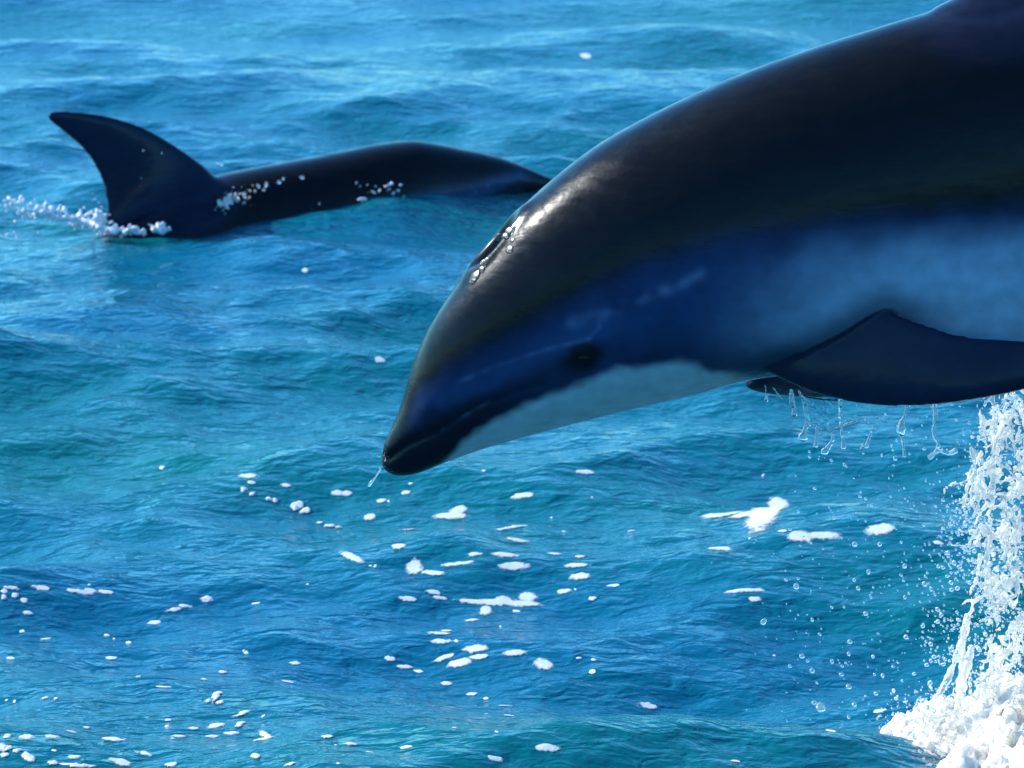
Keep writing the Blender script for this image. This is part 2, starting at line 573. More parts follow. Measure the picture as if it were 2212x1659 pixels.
def near_fins():
    out = []
    # flipper on this side
    fl = [(1600, 768, 1800, 712, -95, -110), (1675, 812, 1850, 694, -140, -190), (1765, 851, 1925, 677, -190, -240), (1870, 873, 1992, 697, -245, -268),
          (1980, 877, 2070, 722, -288, -292), (2100, 865, 2165, 731, -322, -312), (2230, 838, 2255, 738, -345, -335), (2335, 800, 2340, 757, -360, -352), (2385, 778, 2384, 768, -368, -366)]
    sv = np.array([0.10, -0.80, 0.55])
    out.append([(at_near(a, b, w), at_near(c, d, w2), sv) for a, b, c, d, w, w2 in fl])
    # flipper on the far side, its leading edge showing under the chest
    fr = [(1640, 760, 1850, 670, 100), (1618, 818, 1850, 760, 170), (1612, 829, 1880, 800, 205), (1690, 842, 1950, 790, 240), (1830, 848, 2020, 790, 265),
          (1990, 838, 2100, 780, 285), (2160, 815, 2200, 770, 300), (2290, 780, 2295, 765, 310)]
    sv2 = np.array([0.10, 0.6, 0.75])
    out.append([(at_near(a, b, w), at_near(c, d, w), sv2) for a, b, c, d, w in fr])
    # back fin, above the picture's edge
    df = [(1990, 90, 2600, 60, 0), (2010, 26, 2540, -20, 0), (2075, -12, 2510, -60, 0), (2140, -80, 2480, -100, 0), (2230, -190, 2450, -170, 0), (2340, -310, 2460, -270, 0),
          (2440, -400, 2490, -360, 0), (2530, -450, 2540, -425, 0), (2570, -462, 2572, -452, 0)]
    out.append([(at_near(a, b, 0), at_near(c, d, 0), LAT, k) for (a, b, c, d, _), k in zip(df, (3.0, 2.2, 1.6, 1.15, 1, 1, 1, 1, 1))])
    # tail flukes
    for s in (-1, 1):
        tf = [(3520, 770, 3640, 890, 0), (3555, 800, 3660, 905, 90), (3610, 850, 3690, 930, 190), (3670, 905, 3725, 960, 300), (3730, 960, 3750, 980, 390)]
        out.append([(at_near(a, b, s * w), at_near(c, d, s * w), np.array([0.7, 0, 0.7])) for a, b, c, d, w in tf])
    return out


MOUTH = [(838, 985), (880, 950), (953, 913), (1010, 872), (1056, 842), (1110, 818), (1165, 797)]


def carve_near(co, no, cu, cv, dbod, lat):
    d = poly_dist(cu, cv, MOUTH)
    body = dbod < 0.012
    dep = 0.0026 * np.exp(-(d / 7.0) ** 2) - 0.0006 * np.exp(-((d - 22) / 14.0) ** 2)
    # blowhole: crescent pit across the top of the head
    bh = on_y(1082, 534, YN - 0.012)
    along = np.array([0.62, 0.0, 0.78])
    q = co - bh
    ua = (q @ along) / 0.028
    ub = (q[:, 1]) / 0.012
    rr = ua * ua + ub * ub
    top = np.linalg.norm(q, axis=1) < 0.12
    dep = dep + np.where(top, 0.013 * np.exp(-rr ** 1.5) - 0.003 * np.exp(-((np.sqrt(rr) - 1.7) / 0.5) ** 2), 0)
    dep = np.where(body, dep, 0)
    # eyelid swelling
    e = np.hypot((cu - 1258) / 40, (cv - 735) / 26)
    dep = dep - np.where(body, 0.004 * np.exp(-e * e), 0)
    return co - no * dep[:, None]


def build_near():
    org = on_y(1900, 450, YN)
    root = bpy.data.objects.new('dolphin', None); C.objects.link(root)
    root.location = org; root.empty_display_size = 0.2
    def canon(co):
        # side view through the animal's middle plane
        q = co.copy(); q[:, 1] = YN
        d = q - CAMP
        w = d @ FWD
        return FW / 2 + FPX * (d @ RT) / w, FH / 2 - FPX * (d @ UP) / w
    me = build_dolphin(STATIONS, mid_near, LAT, SC_N, near_fins(), 0.0034, 16, org, carve_near, canon)
    me.name = 'body'
    body = link('body', me, M_SKIN, root)
    # eyes: a dark ball seated in the eye patch on each side
    dg = bpy.context.evaluated_depsgraph_get(); dg.update()
    for s in (-1, 1):
        tgt = on_y(1258, 736, YN)
        o_ = Vector(tgt) - Vector(org) + Vector((0, s * 0.6, 0))
        ok, loc, nor, _ = body.ray_cast(o_, Vector((0, -s, 0)))
        if not ok: continue
        bm = bmesh.new(); bmesh.ops.create_uvsphere(bm, u_segments=20, v_segments=12, radius=0.0085)
        for v in bm.verts: v.co.x *= 1.25
        em = bpy.data.meshes.new('eye'); bm.to_mesh(em); bm.free()
        em.polygons.foreach_set('use_smooth', np.ones(len(em.polygons), dtype=bool))
        e = link('eye', em, M_EYE, root)
        e.location = loc - nor * 0.0072
    tag(root, 'large dolphin leaping out of the water, dark back and pale throat', 'dolphin', 'dolphins')
    return root, body, org


# ---- the surfacing dolphin behind
YAW = math.radians(27)
HEADV = np.array([math.cos(YAW), math.sin(YAW), 0])
LATF = np.array([-math.sin(YAW), math.cos(YAW), 0])
P0F = on_y(380, 500, 7.85)


def at_far(px, py, lat_m=0.0):
    d = ray(px, py)
    t = ((P0F + LATF * lat_m - CAMP) @ LATF) / (d @ LATF)
    return CAMP + d * t


FAR_ST = [
    (1206, 394, 1204, 400, 4), (1196, 387, 1185, 411, 12), (1180, 380, 1165, 418, 18), (1160, 371, 1140, 425, 25),
    (1135, 360, 1110, 435, 33), (1100, 346, 1075, 452, 46), (1065, 335, 1035, 470, 59), (1030, 327, 1000, 490, 71),
    (990, 319, 960, 515, 82), (945, 310, 915, 540, 92), (890, 304, 870, 565, 101), (820, 312, 815, 595, 110),
    (750, 326, 760, 625, 116), (680, 340, 705, 655, 120), (610, 353, 650, 680, 122), (540, 366, 590, 700, 122),
    (460, 384, 525, 715, 120), (370, 412, 440, 720, 116), (280, 462, 350, 718, 106), (190, 528, 250, 712, 92),
    (90, 580, 140, 700, 76), (-10, 615, 30, 695, 60), (-100, 640, -70, 695, 45), (-180, 660, -160, 705, 30),
    (-240, 685, -225, 715, 17), (-280, 705, -270, 720, 9)]


def far_fins():
    df = [(500, 420, 205, 560, 0), (466, 383, 222, 500, 0), (430, 350, 231, 450, 0), (375, 312, 222, 400, 0), (310, 275, 204, 358, 0),
          (240, 252, 183, 328, 0), (180, 242, 155, 300, 0), (135, 239, 128, 278, 0), (110, 242, 110, 264, 0), (102, 249, 103, 254, 0)]
    out = [[(at_far(a, b), at_far(c, d), LATF, k) for (a, b, c, d, _), k in zip(df, (4.2, 2.5, 1.5, 1.1, 1, 1, 1, 1, 1, 1))]]
    for s in (-1, 1):
        fl = [(830, 560, 740, 620, 70), (820, 620, 730, 650, 110), (790, 670, 710, 690, 150), (740, 715, 690, 720, 190), (690, 745, 680, 740, 215)]
        out.append([(at_far(a, b, s * w / 905), at_far(c, d, s * w / 905), np.array([0.1, -0.7 * s, 0.7])) for a, b, c, d, w in fl])
        tf = [(-220, 690, -275, 715, 0), (-250, 700, -300, 718, 60), (-290, 712, -320, 722, 130), (-325, 722, -335, 728, 190)]
        out.append([(at_far(a, b, s * w / 905), at_far(c, d, s * w / 905), np.array([0, 0, 1.0])) for a, b, c, d, w in tf])
    return out


def build_far():
    org = at_far(420, 470)
    root = bpy.data.objects.new('dolphin', None); C.objects.link(root)
    root.location = org; root.empty_display_size = 0.2
    me = build_dolphin(FAR_ST, at_far, LATF, 1 / 905.0, far_fins(), 0.0050, 10, org)
    me.name = 'body'
    link('body', me, M_SKIN, root)
    tag(root, 'dark dolphin surfacing with tall curved back fin, body half under water', 'dolphin', 'dolphins')
    return root


def fit_waterline():
    """raise or lower the water beside the surfacing dolphin to where its flank meets it"""
    want = [(210, 522, -.09), (300, 522, -.11), (390, 515, -.12), (500, 492, -.12), (620, 468, -.12), (740, 440, -.11), (840, 416, -.10), (960, 416, -.08),
            (1060, 418, -.06), (1180, 414, -.04)]
    P = [at_far(a, b, l) for a, b, l in want]
    d = np.array([p[2] - float(height(p[0], p[1])) for p in P])
    R = 0.20
    A = np.array([[math.exp(-((p[0] - q[0]) ** 2 + (p[1] - q[1]) ** 2) / R ** 2) for q in P] for p in P])
    w = np.linalg.solve(A + 0.08 * np.eye(len(P)), d)
    print('waterline', np.round(d, 3), np.round(w, 3), [np.round(p, 2).tolist() for p in P])
    for p, h in zip(P, w): BUMPS.append((p[0], p[1], R, R, 0.0, float(h)))


for _px, _py, _h in ((1120, 1490, -.016), (1500, 1495, -.024), (1850, 1520, -.020)):      # a dip in the nearest crest
    _q = on_water(_px, _py); BUMPS.append((_q[0], _q[1] - .02, .16, .13, 0.0, _h))
fit_waterline()
sea = build_sea()
near_root, near_body, near_org = build_near()
far_root = build_far()

# ------------------------------------------------------------------ floating foam
def blob_noise(x, y, seed):
    return mnoise.noise((x, y, seed)) * 0.6 + mnoise.noise((2.3 * x, 2.3 * y, seed + 5)) * 0.4


def foam_mesh(ells, seed, thick=0.0008, ragged=0.5, holes=0.0):
    """ells: ellipses on the water (cx, cy, rx, ry, rot) in metres -> lumpy raft of bubbles lying on the surface"""
    x0 = min(e[0] - 1.7 * max(e[2], e[3]) for e in ells); x1 = max(e[0] + 1.5 * max(e[2], e[3]) for e in ells)
    y0 = min(e[1] - 1.5 * max(e[2], e[3]) for e in ells); y1 = max(e[1] + 1.5 * max(e[2], e[3]) for e in ells)
    span = max(x1 - x0, y1 - y0)
    st = max(0.0026, min(span / 34, 0.006))
    nx, ny = int((x1 - x0) / st) + 2, int((y1 - y0) / st) + 2
    xs = x0 + np.arange(nx) * st; ys = y0 + np.arange(ny) * st
    mr = np.mean([min(e[2], e[3]) for e in ells])
    fr = 0.9 / max(mr, 0.006)

    def field(x, y):
        f = -1.0
        for cx, cy, rx, ry, rot in ells:
            c, s_ = math.cos(rot), math.sin(rot)
            u = ((x - cx) * c + (y - cy) * s_) / rx; v = (-(x - cx) * s_ + (y - cy) * c) / ry
            f = max(f, 1 - math.sqrt(u * u + v * v))
        f += ragged * blob_noise(x * fr, y * fr * 0.6, seed) - 0.08
        if holes:
            h = mnoise.noise((x * 95, y * 60, seed + 3))
            if h > 0.28: f -= holes * (h - 0.28) * 4
        return f
    Fv = np.array([[field(x, y) for x in xs] for y in ys])
    V, F, idx = [], [], {}

    def vert(i, j):
        k = (i, j)
        if k in idx: return idx[k]
        x, y, f = xs[i], ys[j], Fv[j, i]
        if f < 0.03:                       # draw the rim onto the outline
            gx = (Fv[j, min(i + 1, nx - 1)] - Fv[j, max(i - 1, 0)]) / (2 * st)
            gy = (Fv[min(j + 1, ny - 1), i] - Fv[max(j - 1, 0), i]) / (2 * st)
            g2 = gx * gx + gy * gy + 1e-9
            dx, dy = -f * gx / g2, -f * gy / g2
            m = math.hypot(dx, dy)
            if m > 0.75 * st: dx *= 0.75 * st / m; dy *= 0.75 * st / m
            x += dx; y += dy; z = -0.0008
        else:
            z = thick * min(1.0, math.sqrt(f * 1.5)) * (0.5 + 1.2 * abs(mnoise.noise((x * 130, y * 130, seed))))
        V.append([x, y, z, max(0.0, min(1.0, f * 1.6))]); idx[k] = len(V) - 1
        return idx[k]
    for j in range(ny - 1):
        for i in range(nx - 1):
            if max(Fv[j, i], Fv[j, i + 1], Fv[j + 1, i], Fv[j + 1, i + 1]) > 0.0 and \
               sum(int(q > 0) for q in (Fv[j, i], Fv[j, i + 1], Fv[j + 1, i], Fv[j + 1, i + 1])) >= 2:
                F.append((vert(i, j), vert(i + 1, j), vert(i + 1, j + 1), vert(i, j + 1)))
    if not F: return None, None
    par = list(range(len(V)))

    def root(a):
        while par[a] != a: par[a] = par[par[a]]; a = par[a]
        return a
    for f in F:
        for a in f[1:]: par[root(a)] = root(f[0])
    cnt = {}
    for f in F: cnt[root(f[0])] = cnt.get(root(f[0]), 0) + 1
    big = max(cnt, key=cnt.get)
    F = [f for f in F if root(f[0]) == big]
    used = sorted({a for f in F for a in f}); mp = {a: i for i, a in enumerate(used)}
    F = [tuple(mp[a] for a in f) for f in F]
    V = np.array([V[a] for a in used])
    V[:, 2] += height(V[:, 0], V[:, 1]) + 0.0009
    cov = V[:, 3].copy(); V = V[:, :3]
    o = V.mean(0)
    me = mesh_from('foam_patch', V - o, F)
    me.attributes.new('cover', 'FLOAT', 'POINT').data.foreach_set('value', cov)
    return me, o


def foam_patch(comps, label, seed, **kw):
    """comps: (px, py, rx, ry, tilt) in the measuring frame"""
    ells = []
    for q in comps:
        px, py, rx, ry = q[:4]
        tilt = q[4] if len(q) > 4 else 0.0
        p = on_water(px, py)
        d = np.linalg.norm(p - CAMP); sn = max((CAM_H - p[2]) / d, 0.12)
        rxm, rym = rx * d / FPX * 1.1, min(ry * d / FPX / sn * 1.1, 0.22)
        if tilt:
            a = on_water(px + rx * math.cos(tilt), py - rx * math.sin(tilt))
            v = a - p
            ells.append((p[0], p[1], max(np.hypot(v[0], v[1]), 0.006), max(rym * 0.7, 0.007), math.atan2(v[1], v[0])))
        else:
            ells.append((p[0], p[1], max(rxm, 0.006), max(rym, 0.007), 0.0))
    me, o = foam_mesh(ells, seed, **kw)
    if me is None: return None
    ob = link('foam_patch', me, M_FOAM)
    ob.location = o
    tag(ob, label, 'foam', 'patches of foam floating on the sea')
    return ob


def z4(*q): return (1536 + q[0] * .4047, 987.5 + q[1] * .4047, q[2] * .4047, q[3] * .4047) + tuple(q[4:])
def z5(*q): return (438.9 + q[0] * .3968, 987.5 + q[1] * .3968, q[2] * .3968, q[3] * .3968) + tuple(q[4:])
def z6(*q): return (q[0] * .3472, 1206.9 + q[1] * .3472, q[2] * .3472, q[3] * .3472) + tuple(q[4:])


SMALL_MID = 'small white foam fleck drifting below the leaping dolphin'
SMALL_CORNER = 'small foam fleck in the churned green water left of the splash'
NAMED_FOAM = [
    ([z4(60, 310, 125, 17), z4(360, 248, 68, 30), z4(235, 350, 66, 24), z4(180, 306, 110, 22), z4(300, 285, 70, 40, .6), z4(240, 325, 50, 40)], 'large branching foam patch floating under the flipper, beside the splash'),
    ([z4(480, 428, 82, 22), z4(600, 420, 120, 14)], 'long white foam streak with a rounded end, beside the falling drops'),
    ([z4(900, 388, 105, 24, .12)], 'lens-shaped foam patch at the end of a long foam streak'),
    ([z5(1340, 321, 118, 15), z5(1390, 290, 50, 20, .6)], 'Y-shaped white foam patch floating just below the beak tip'),
    ([z5(1120, 390, 78, 20), z5(1088, 368, 40, 24)], 'triangular foam patch with a thin pointed tail'),
    ([z5(1150, 603, 52, 30), z5(1245, 632, 92, 16, -.12)], 'comet-shaped foam patch, round head and lacy tail'),
    ([z5(1470, 788, 115, 10), z5(1720, 800, 130, 14), z5(1765, 765, 62, 18), z5(1640, 785, 60, 22), z5(1580, 793, 110, 15)], 'widest foam raft, a long streak joined to a broad clump'),
    ([z5(1540, 838, 36, 24), z5(1585, 885, 50, 18)], 'hook-shaped foam clump under the widest foam raft'),
    ([z5(1485, 1045, 76, 17)], 'plain oval white foam patch above a smaller oval one'),
    ([z5(1850, 1130, 55, 26, -.6)], 'leaf-shaped slanting foam patch with a fine trailing thread'),
    ([z5(1700, 1068, 76, 12)], 'slim straight foam bar beside an oval foam patch'),
    ([z6(500, 208, 95, 9), z6(560, 202, 40, 11), z6(660, 210, 58, 9)], 'long thin foam line on a calm wave back, jointed in the middle'),
    ([z6(260, 187, 66, 10)], 'short thin foam line ahead of the jointed foam line'),
    ([z6(715, 1127, 88, 28)], 'thick foam clump riddled with bubbles in green water'),
    ([z6(750, 1268, 85, 26, -.3)], 'slanting cream foam clump beside green wave'),
    ([z6(1340, 1040, 62, 22, .35), z6(1400, 955, 36, 26)], 'broken foam clump on the steep green crest'),
    ([z5(810, 545, 85, 15, -.5)], 'narrow foam streak slanting down a wave face'),
    ([z5(1635, 533, 92, 13, -.08)], 'upper of two parallel foam bars'),
    ([z5(1690, 597, 108, 12)], 'lower of two parallel foam bars'),
]
MID_FOAM = [z5(245, 103, 42, 16), z5(262, 140, 18, 8), z5(450, 157, 24, 9), z5(725, 198, 26, 10), z5(785, 199, 22, 9), z5(1110, 195, 22, 10),
            z5(1742, 212, 46, 12), z5(972, 240, 20, 11), z5(905, 325, 22, 20), z5(1670, 385, 78, 11, .12), z5(1715, 455, 46, 15), z5(1058, 487, 28, 22),
            z5(1380, 583, 72, 11), z5(1910, 528, 32, 9), z5(2050, 543, 20, 9), z5(2035, 590, 48, 11), z5(2050, 650, 42, 20), z5(1250, 738, 32, 13),
            z5(1115, 773, 34, 12), z5(1295, 770, 32, 9), z5(1965, 732, 30, 13), z5(1460, 888, 29, 13), z5(1290, 962, 42, 13), z5(1300, 1005, 47, 13),
            z5(1500, 1088, 42, 13), z5(1310, 1095, 58, 12, .4), z5(1390, 1125, 52, 22), z5(1095, 1145, 34, 12), z5(1325, 1235, 27, 14), z5(1460, 1292, 24, 11),
            z5(1640, 1352, 34, 14), z5(1670, 1425, 27, 12), z5(2080, 82, 34, 10), z5(1480, 530, 30, 9), z4(50, 490, 46, 16), z4(180, 712, 98, 10),
            z4(235, 760, 30, 11), z5(20, 775, 26, 14), z5(500, 1125, 22, 10), z5(1020, 1100, 22, 12), (1265, 1021, 15, 4), (1265, 122, 9, 5),
            (822, 778, 9, 4), (660, 585, 5, 3), (1400, 1526, 16, 6), (1225, 1555, 22, 8), (1505, 1582, 14, 5), (1070, 1640, 12, 5), (1185, 1617, 20, 9)]
LOW_FOAM = [z6(70, 187, 50, 9), z6(1080, 322, 48, 13, .2), z6(1150, 298, 36, 10), z6(1285, 257, 24, 14), z6(1105, 1108, 58, 12), z6(1440, 1090, 42, 10),
            z6(1650, 1103, 36, 17, -.4), z6(1640, 1147, 72, 12), z6(1350, 850, 28, 20, .7), z6(160, 1115, 48, 24), z6(320, 1110, 42, 17), z6(900, 1215, 58, 15, -.3),
            z6(180, 1240, 40, 22, -.9), z6(30, 1180, 36, 35), z6(110, 1198, 28, 12), z6(330, 1275, 34, 17), z6(2040, 1112, 30, 16), z6(2180, 1158, 42, 14),
            z6(1060, 1285, 32, 20), z6(500, 1293, 85, 9), z6(1390, 710, 28, 12), z6(1270, 755, 20, 15), z6(1800, 1283, 32, 9), z6(460, 1238, 42, 11),
            z6(1205, 1060, 32, 13), z6(450, 1082, 32, 12), z6(540, 1055, 17, 10), z6(1500, 970, 55, 20, .4), z6(1495, 1030, 27, 15, .6), z6(1320, 1110, 42, 12),
            z6(30, 1225, 32, 14), z6(25, 243, 16, 12), z6(95, 232, 20, 14), z6(155, 265, 24, 12), z6(175, 342, 28, 10), z6(45, 1110, 22, 22),
            z6(280, 872, 18, 12), z6(342, 876, 10, 9), z6(1590, 1232, 22, 12, -.7), z6(1300, 888, 18, 10), z6(1370, 898, 22, 10)]
GLINT = [(222, 182, 16, 13), (270, 203, 18, 13), (362, 233, 17, 11), (390, 243, 16, 10), (510, 272, 32, 15), (560, 298, 24, 11), (640, 362, 20, 13), (690, 378, 26, 14),
         (740, 386, 24, 12)]
_n = 0
for comps, lab in NAMED_FOAM:
    _n += 1
    foam_patch(comps, lab, _n * 7.3, holes=0.5 if 'lacy' in lab or 'bubbles' in lab or 'broken' in lab else 0.12, ragged=0.30)
for c in MID_FOAM:
    _n += 1; foam_patch([(c[0], c[1], c[2] * 1.5, c[3] * 0.68) + tuple(c[4:])], SMALL_MID, _n * 7.3)
for c in LOW_FOAM:
    _n += 1; foam_patch([(c[0], c[1], c[2] * 1.3, c[3] * 0.75) + tuple(c[4:])], SMALL_CORNER, _n * 7.3, holes=0.5, thick=0.0018)
for c in GLINT:  # white foam blobs modelled in place of sun sparkles on the crest
    _n += 1; foam_patch([z5(c[0], c[1], c[2] * 1.2, c[3] * .7)], 'tiny white foam bead standing in for a sun glint, in a row along a wave crest', _n * 7.3, thick=0.003, ragged=0.8)

# specks of foam too small to pick apart: thin lens-shaped flecks strewn between the patches
SV, SF = [], []
for k in range(110):
    if k % 3 == 0: px, py = U(0, 760), U(1330, 1659)
    elif k % 3 == 1: px, py = random.gauss(1150, 260), U(1030, 1659)
    else: px, py = U(0, 2150), U(1000, 1659)
    if mnoise.noise((px * .006, py * .012, 3.0)) < -0.05: continue
    c = on_water(px, py)
    a0 = U(-.25, .25); rx, ry = .002 + .009 * U(0, 1) ** 2, U(.002, .0065)
    b = len(SV); m = 9
    rim = []
    for i in range(m):
        t = 2 * math.pi * i / m; w = U(.65, 1.25)
        x, y = rx * w * math.cos(t), ry * w * math.sin(t)
        rim.append((c[0] + x * math.cos(a0) - y * math.sin(a0), c[1] + x * math.sin(a0) + y * math.cos(a0)))
    R_ = np.array(rim)
    for sc_, dz in ((1.0, 0.0001), (0.6, 0.0005)):
        Q = np.array([c[0], c[1]]) + (R_ - np.array([c[0], c[1]])) * sc_
        for q_, h in zip(Q, height(Q[:, 0], Q[:, 1])): SV.append((q_[0], q_[1], h + dz))
    SV.append((c[0], c[1], float(height(c[0], c[1])) + 0.0007))
    for i in range(m):
        j = (i + 1) % m
        SF.append((b + i, b + j, b + m + j, b + m + i)); SF.append((b + m + i, b + m + j, b + 2 * m))
SV = np.array(SV); o = SV.mean(0)
ob = link('foam_specks', mesh_from('foam_specks', SV - o, SF), M_WHITE); ob.location = o
tag(ob, 'scattering of tiny white foam specks between the larger foam patches', 'foam', None, 'stuff')

# ------------------------------------------------------------------ splash, spray, drips and drops
ICO = []
for sub in (1, 2):
    bm = bmesh.new(); bmesh.ops.create_icosphere(bm, subdivisions=sub, radius=1.0)
    ICO.append((np.array([v.co[:] for v in bm.verts]), np.array([[v.index for v in f.verts] for f in bm.faces])))
    bm.free()


def blobs_mesh(name, balls, sub=0, voxel=None, smooth_it=2, jag=0.0):
    """balls: (x,y,z,r[,stretch z]) -> one mesh; with voxel the balls are fused into webs"""
    bv, bf = ICO[sub]
    n = len(balls); B = np.array([b[:4] for b in balls], float)
    sz = np.array([b[4] if len(b) > 4 else 1.0 for b in balls])
    V = bv[None] * B[:, None, 3:4]
    V = V * np.stack([np.ones(n), np.ones(n), sz], 1)[:, None, :]
    V = (V + B[:, None, :3]).reshape(-1, 3)
    F = (bf[None] + (np.arange(n) * len(bv))[:, None, None]).reshape(-1, 3)
    o = V.mean(0)
    me = bpy.data.meshes.new(name)
    me.vertices.add(len(V)); me.vertices.foreach_set('co', (V - o).ravel())
    me.loops.add(F.size); me.loops.foreach_set('vertex_index', F.ravel().astype(np.int32))
    me.polygons.add(len(F)); me.polygons.foreach_set('loop_start', np.arange(0, F.size, 3, dtype=np.int32))
    me.update()
    if voxel:
        t = link('tmp', me)
        md = t.modifiers.new('r', 'REMESH'); md.mode = 'VOXEL'; md.voxel_size = voxel
        ms = t.modifiers.new('s', 'SMOOTH'); ms.factor = 0.5; ms.iterations = smooth_it
        dg = bpy.context.evaluated_depsgraph_get()
        me2 = bpy.data.meshes.new_from_object(t.evaluated_get(dg))
        bpy.data.objects.remove(t); bpy.data.meshes.remove(me); me = me2; me.name = name
        if jag:
            nv = len(me.vertices); co = np.empty(nv * 3); me.vertices.foreach_get('co', co); co = co.reshape(-1, 3)
            no = np.empty(nv * 3); me.vertex_normals.foreach_get('vector', no); no = no.reshape(-1, 3)
            d = np.array([mnoise.noise(Vector(p * 90)) + 0.6 * mnoise.noise(Vector(p * 210)) for p in co])
            me.vertices.foreach_set('co', (co + no * (d * jag)[:, None]).ravel()); me.update()
    me.polygons.foreach_set('use_smooth', np.ones(len(me.polygons), dtype=bool))
    return me, o


PXM = 4.32 / FPX            # metres per measuring pixel at the splash
balls = []


def string(px, py, Y, length, r, dirx=0.0, diry=1.0, wig=0.5, taper=1.0):
    """a ligament of water: chain of overlapping beads"""
    ang = math.atan2(diry, dirx); t = 0.0
    y = Y
    while t < length:
        k = t / length
        rr = r * (1 - 0.5 * k * taper) * U(0.7, 1.35)
        p = on_y(px, py, y)
        balls.append((p[0], p[1], p[2], rr * PXM))
        step = rr * 0.9
        ang += U(-wig, wig) * 0.5
        px += math.cos(ang) * step; py += math.sin(ang) * step; y += U(-1, 1) * step * PXM * 0.6
        t += step


def edge_x(py):   # left outline of the dense white water
    return float(np.interp(py, [830, 950, 1100, 1250, 1330, 1420, 1500, 1560, 1600, 1640, 1680, 1760], [2150, 2125, 2105, 2130, 2160, 2145, 2135, 2110, 2050, 1985, 1900, 1850]))


# dense foot of the splash: heaped, crumbled white water
foot = []


def mound(X, Y):      # height of the heap over the water
    ex = 0.56 + 0.10 * mnoise.noise((X * 9, Y * 9, 1.0))
    u = (X - ex) / 0.42
    h = 0.02 + 0.20 * float(sstep(-0.25, 0.8, u)) * (1 - float(sstep(0.7, 1.7, u)))
    return (h + 0.03 * mnoise.noise((X * 14, Y * 14, 6.0))) * max(0.0, 1 - ((Y - 4.26) / 0.36) ** 2) * float(sstep(0.42, 0.54, X))


gx = np.arange(0.40, 1.75, 0.0034); gy = np.arange(3.84, 4.66, 0.0038)
GX, GY = np.meshgrid(gx, gy); GH = height(GX, GY)
GZ = np.empty_like(GX); GU = np.empty_like(GX); GV = np.empty_like(GX)
for j in range(len(gy)):
    for i in range(len(gx)):
        X, Y = gx[i], gy[j]
        b = mound(X, Y)
        k = min(1.0, max(0.0, b / 0.05))
        n1 = mnoise.noise((X * 30, Y * 30, 2.0)); n2 = abs(mnoise.noise((X * 75, Y * 75, 5.0))); n3 = abs(mnoise.noise((X * 170, Y * 170, 8.0)))
        GZ[j, i] = GH[j, i] + b - 0.034 + k * (0.030 * n1 + 0.022 * (0.32 - n2) + 0.016 * (0.3 - n3))
        GU[j, i] = X + k * 0.010 * mnoise.noise((X * 60, Y * 60, 11.0)); GV[j, i] = Y + k * 0.010 * mnoise.noise((X * 60, Y * 60, 14.0))
nX, nY = len(gx), len(gy)
idx = np.arange(nX * nY).reshape(nY, nX)
q = np.stack([idx[:-1, :-1], idx[:-1, 1:], idx[1:, 1:], idx[1:, :-1]], -1).reshape(-1, 4)
keep = (GZ - GH).ravel()[q].max(1) > -0.004                      # only the heap that stands out of the water
q = q[keep]
used, inv = np.unique(q, return_inverse=True)
co = np.stack([GU, GV, GZ], -1).reshape(-1, 3)[used]
o = co.mean(0)
me = mesh_from('splash', co - o, [tuple(f) for f in inv.reshape(-1, 4).tolist()])
for _ in range(5200):
    X, Y = U(0.42, 1.6), U(3.95, 4.55)
    h = mound(X, Y)
    if h < 0.012: continue
    z = h + float(height(X, Y)) - .03 + U(0, .03)
    w3 = np.array([X, Y, z]) - CAMP
    w = w3 @ FWD
    px, py = FW / 2 + FPX * (w3 @ RT) / w, FH / 2 - FPX * (w3 @ UP) / w
    if random.random() < 0.35: string(px, py, Y, U(12, 52), U(1.8, 4.6), U(-1.1, .6), U(-1.3, .2), 1.0)
    else:
        p = on_y(px + U(-14, 8), py - abs(random.gauss(0, 1)) * 22, Y); balls.append((p[0], p[1], p[2], (1.4 + 4.5 * U(0, 1) ** 2.5) * PXM))
sp = link('splash', me, M_SURF); sp.location = o
tag(sp, 'heaped churning white water at the foot of the tall splash', 'splash', None, 'stuff')
# lacy upper veil
for _ in range(1150):
    py = U(838, 1500); px = edge_x(py) + abs(random.gauss(0, 1)) * 120 - U(0, 34)
    if px > 2800: continue
    if mnoise.noise((px * .013, py * .013, 2.0)) < -0.16: continue
    Y = 4.28 + U(-.12, .12)
    if random.random() < 0.55: string(px, py, Y, U(18, 95), U(2.4, 7.0), U(-.4, .4), 1.0, 0.9)
    else: string(px, py, Y, U(12, 55), U(2, 5.0), random.choice((-1, 1)), U(-.5, .6), 0.9)
for _ in range(900):
    py = U(850, 1500); px = edge_x(py) + abs(random.gauss(0, 1)) * 130 - U(0, 40)
    p = on_y(px, py, 4.28 + U(-.14, .14)); balls.append((p[0], p[1], p[2], (2.0 + 6 * U(0, 1) ** 2) * PXM))
# upright jets
for (px, py, ln, r, dx) in ((2090, 1330, 260, 9, -.06), (2083, 1350, 250, 8, -.03), (2098, 1400, 210, 11, -.08), (2078, 1440, 160, 10, .0), (2102, 1300, 60, 6, -.2),
                            (2130, 1165, 110, 7, -.1), (2118, 1200, 60, 6, -.2), (2062, 1540, 70, 9, -.5), (2040, 1520, 80, 8, -.3), (2150, 900, 200, 7, -.12)):
    string(px, py, 4.30 + U(-.02, .02), ln, r, dx, 1.0, 0.22, 0.3)
for _ in range(60):
    p = on_y(U(2000, 2085), U(1530, 1610), U(4.25, 4.36)); balls.append((p[0], p[1], p[2], U(3, 10) * PXM))
me, o = blobs_mesh('splash', balls, 0, 0.0026, 1, 0.0019)
sp = link('splash', me, M_SPRAY); sp.location = o
tag(sp, 'tall white splash of broken water behind the leaping dolphin', 'splash', None, 'stuff')

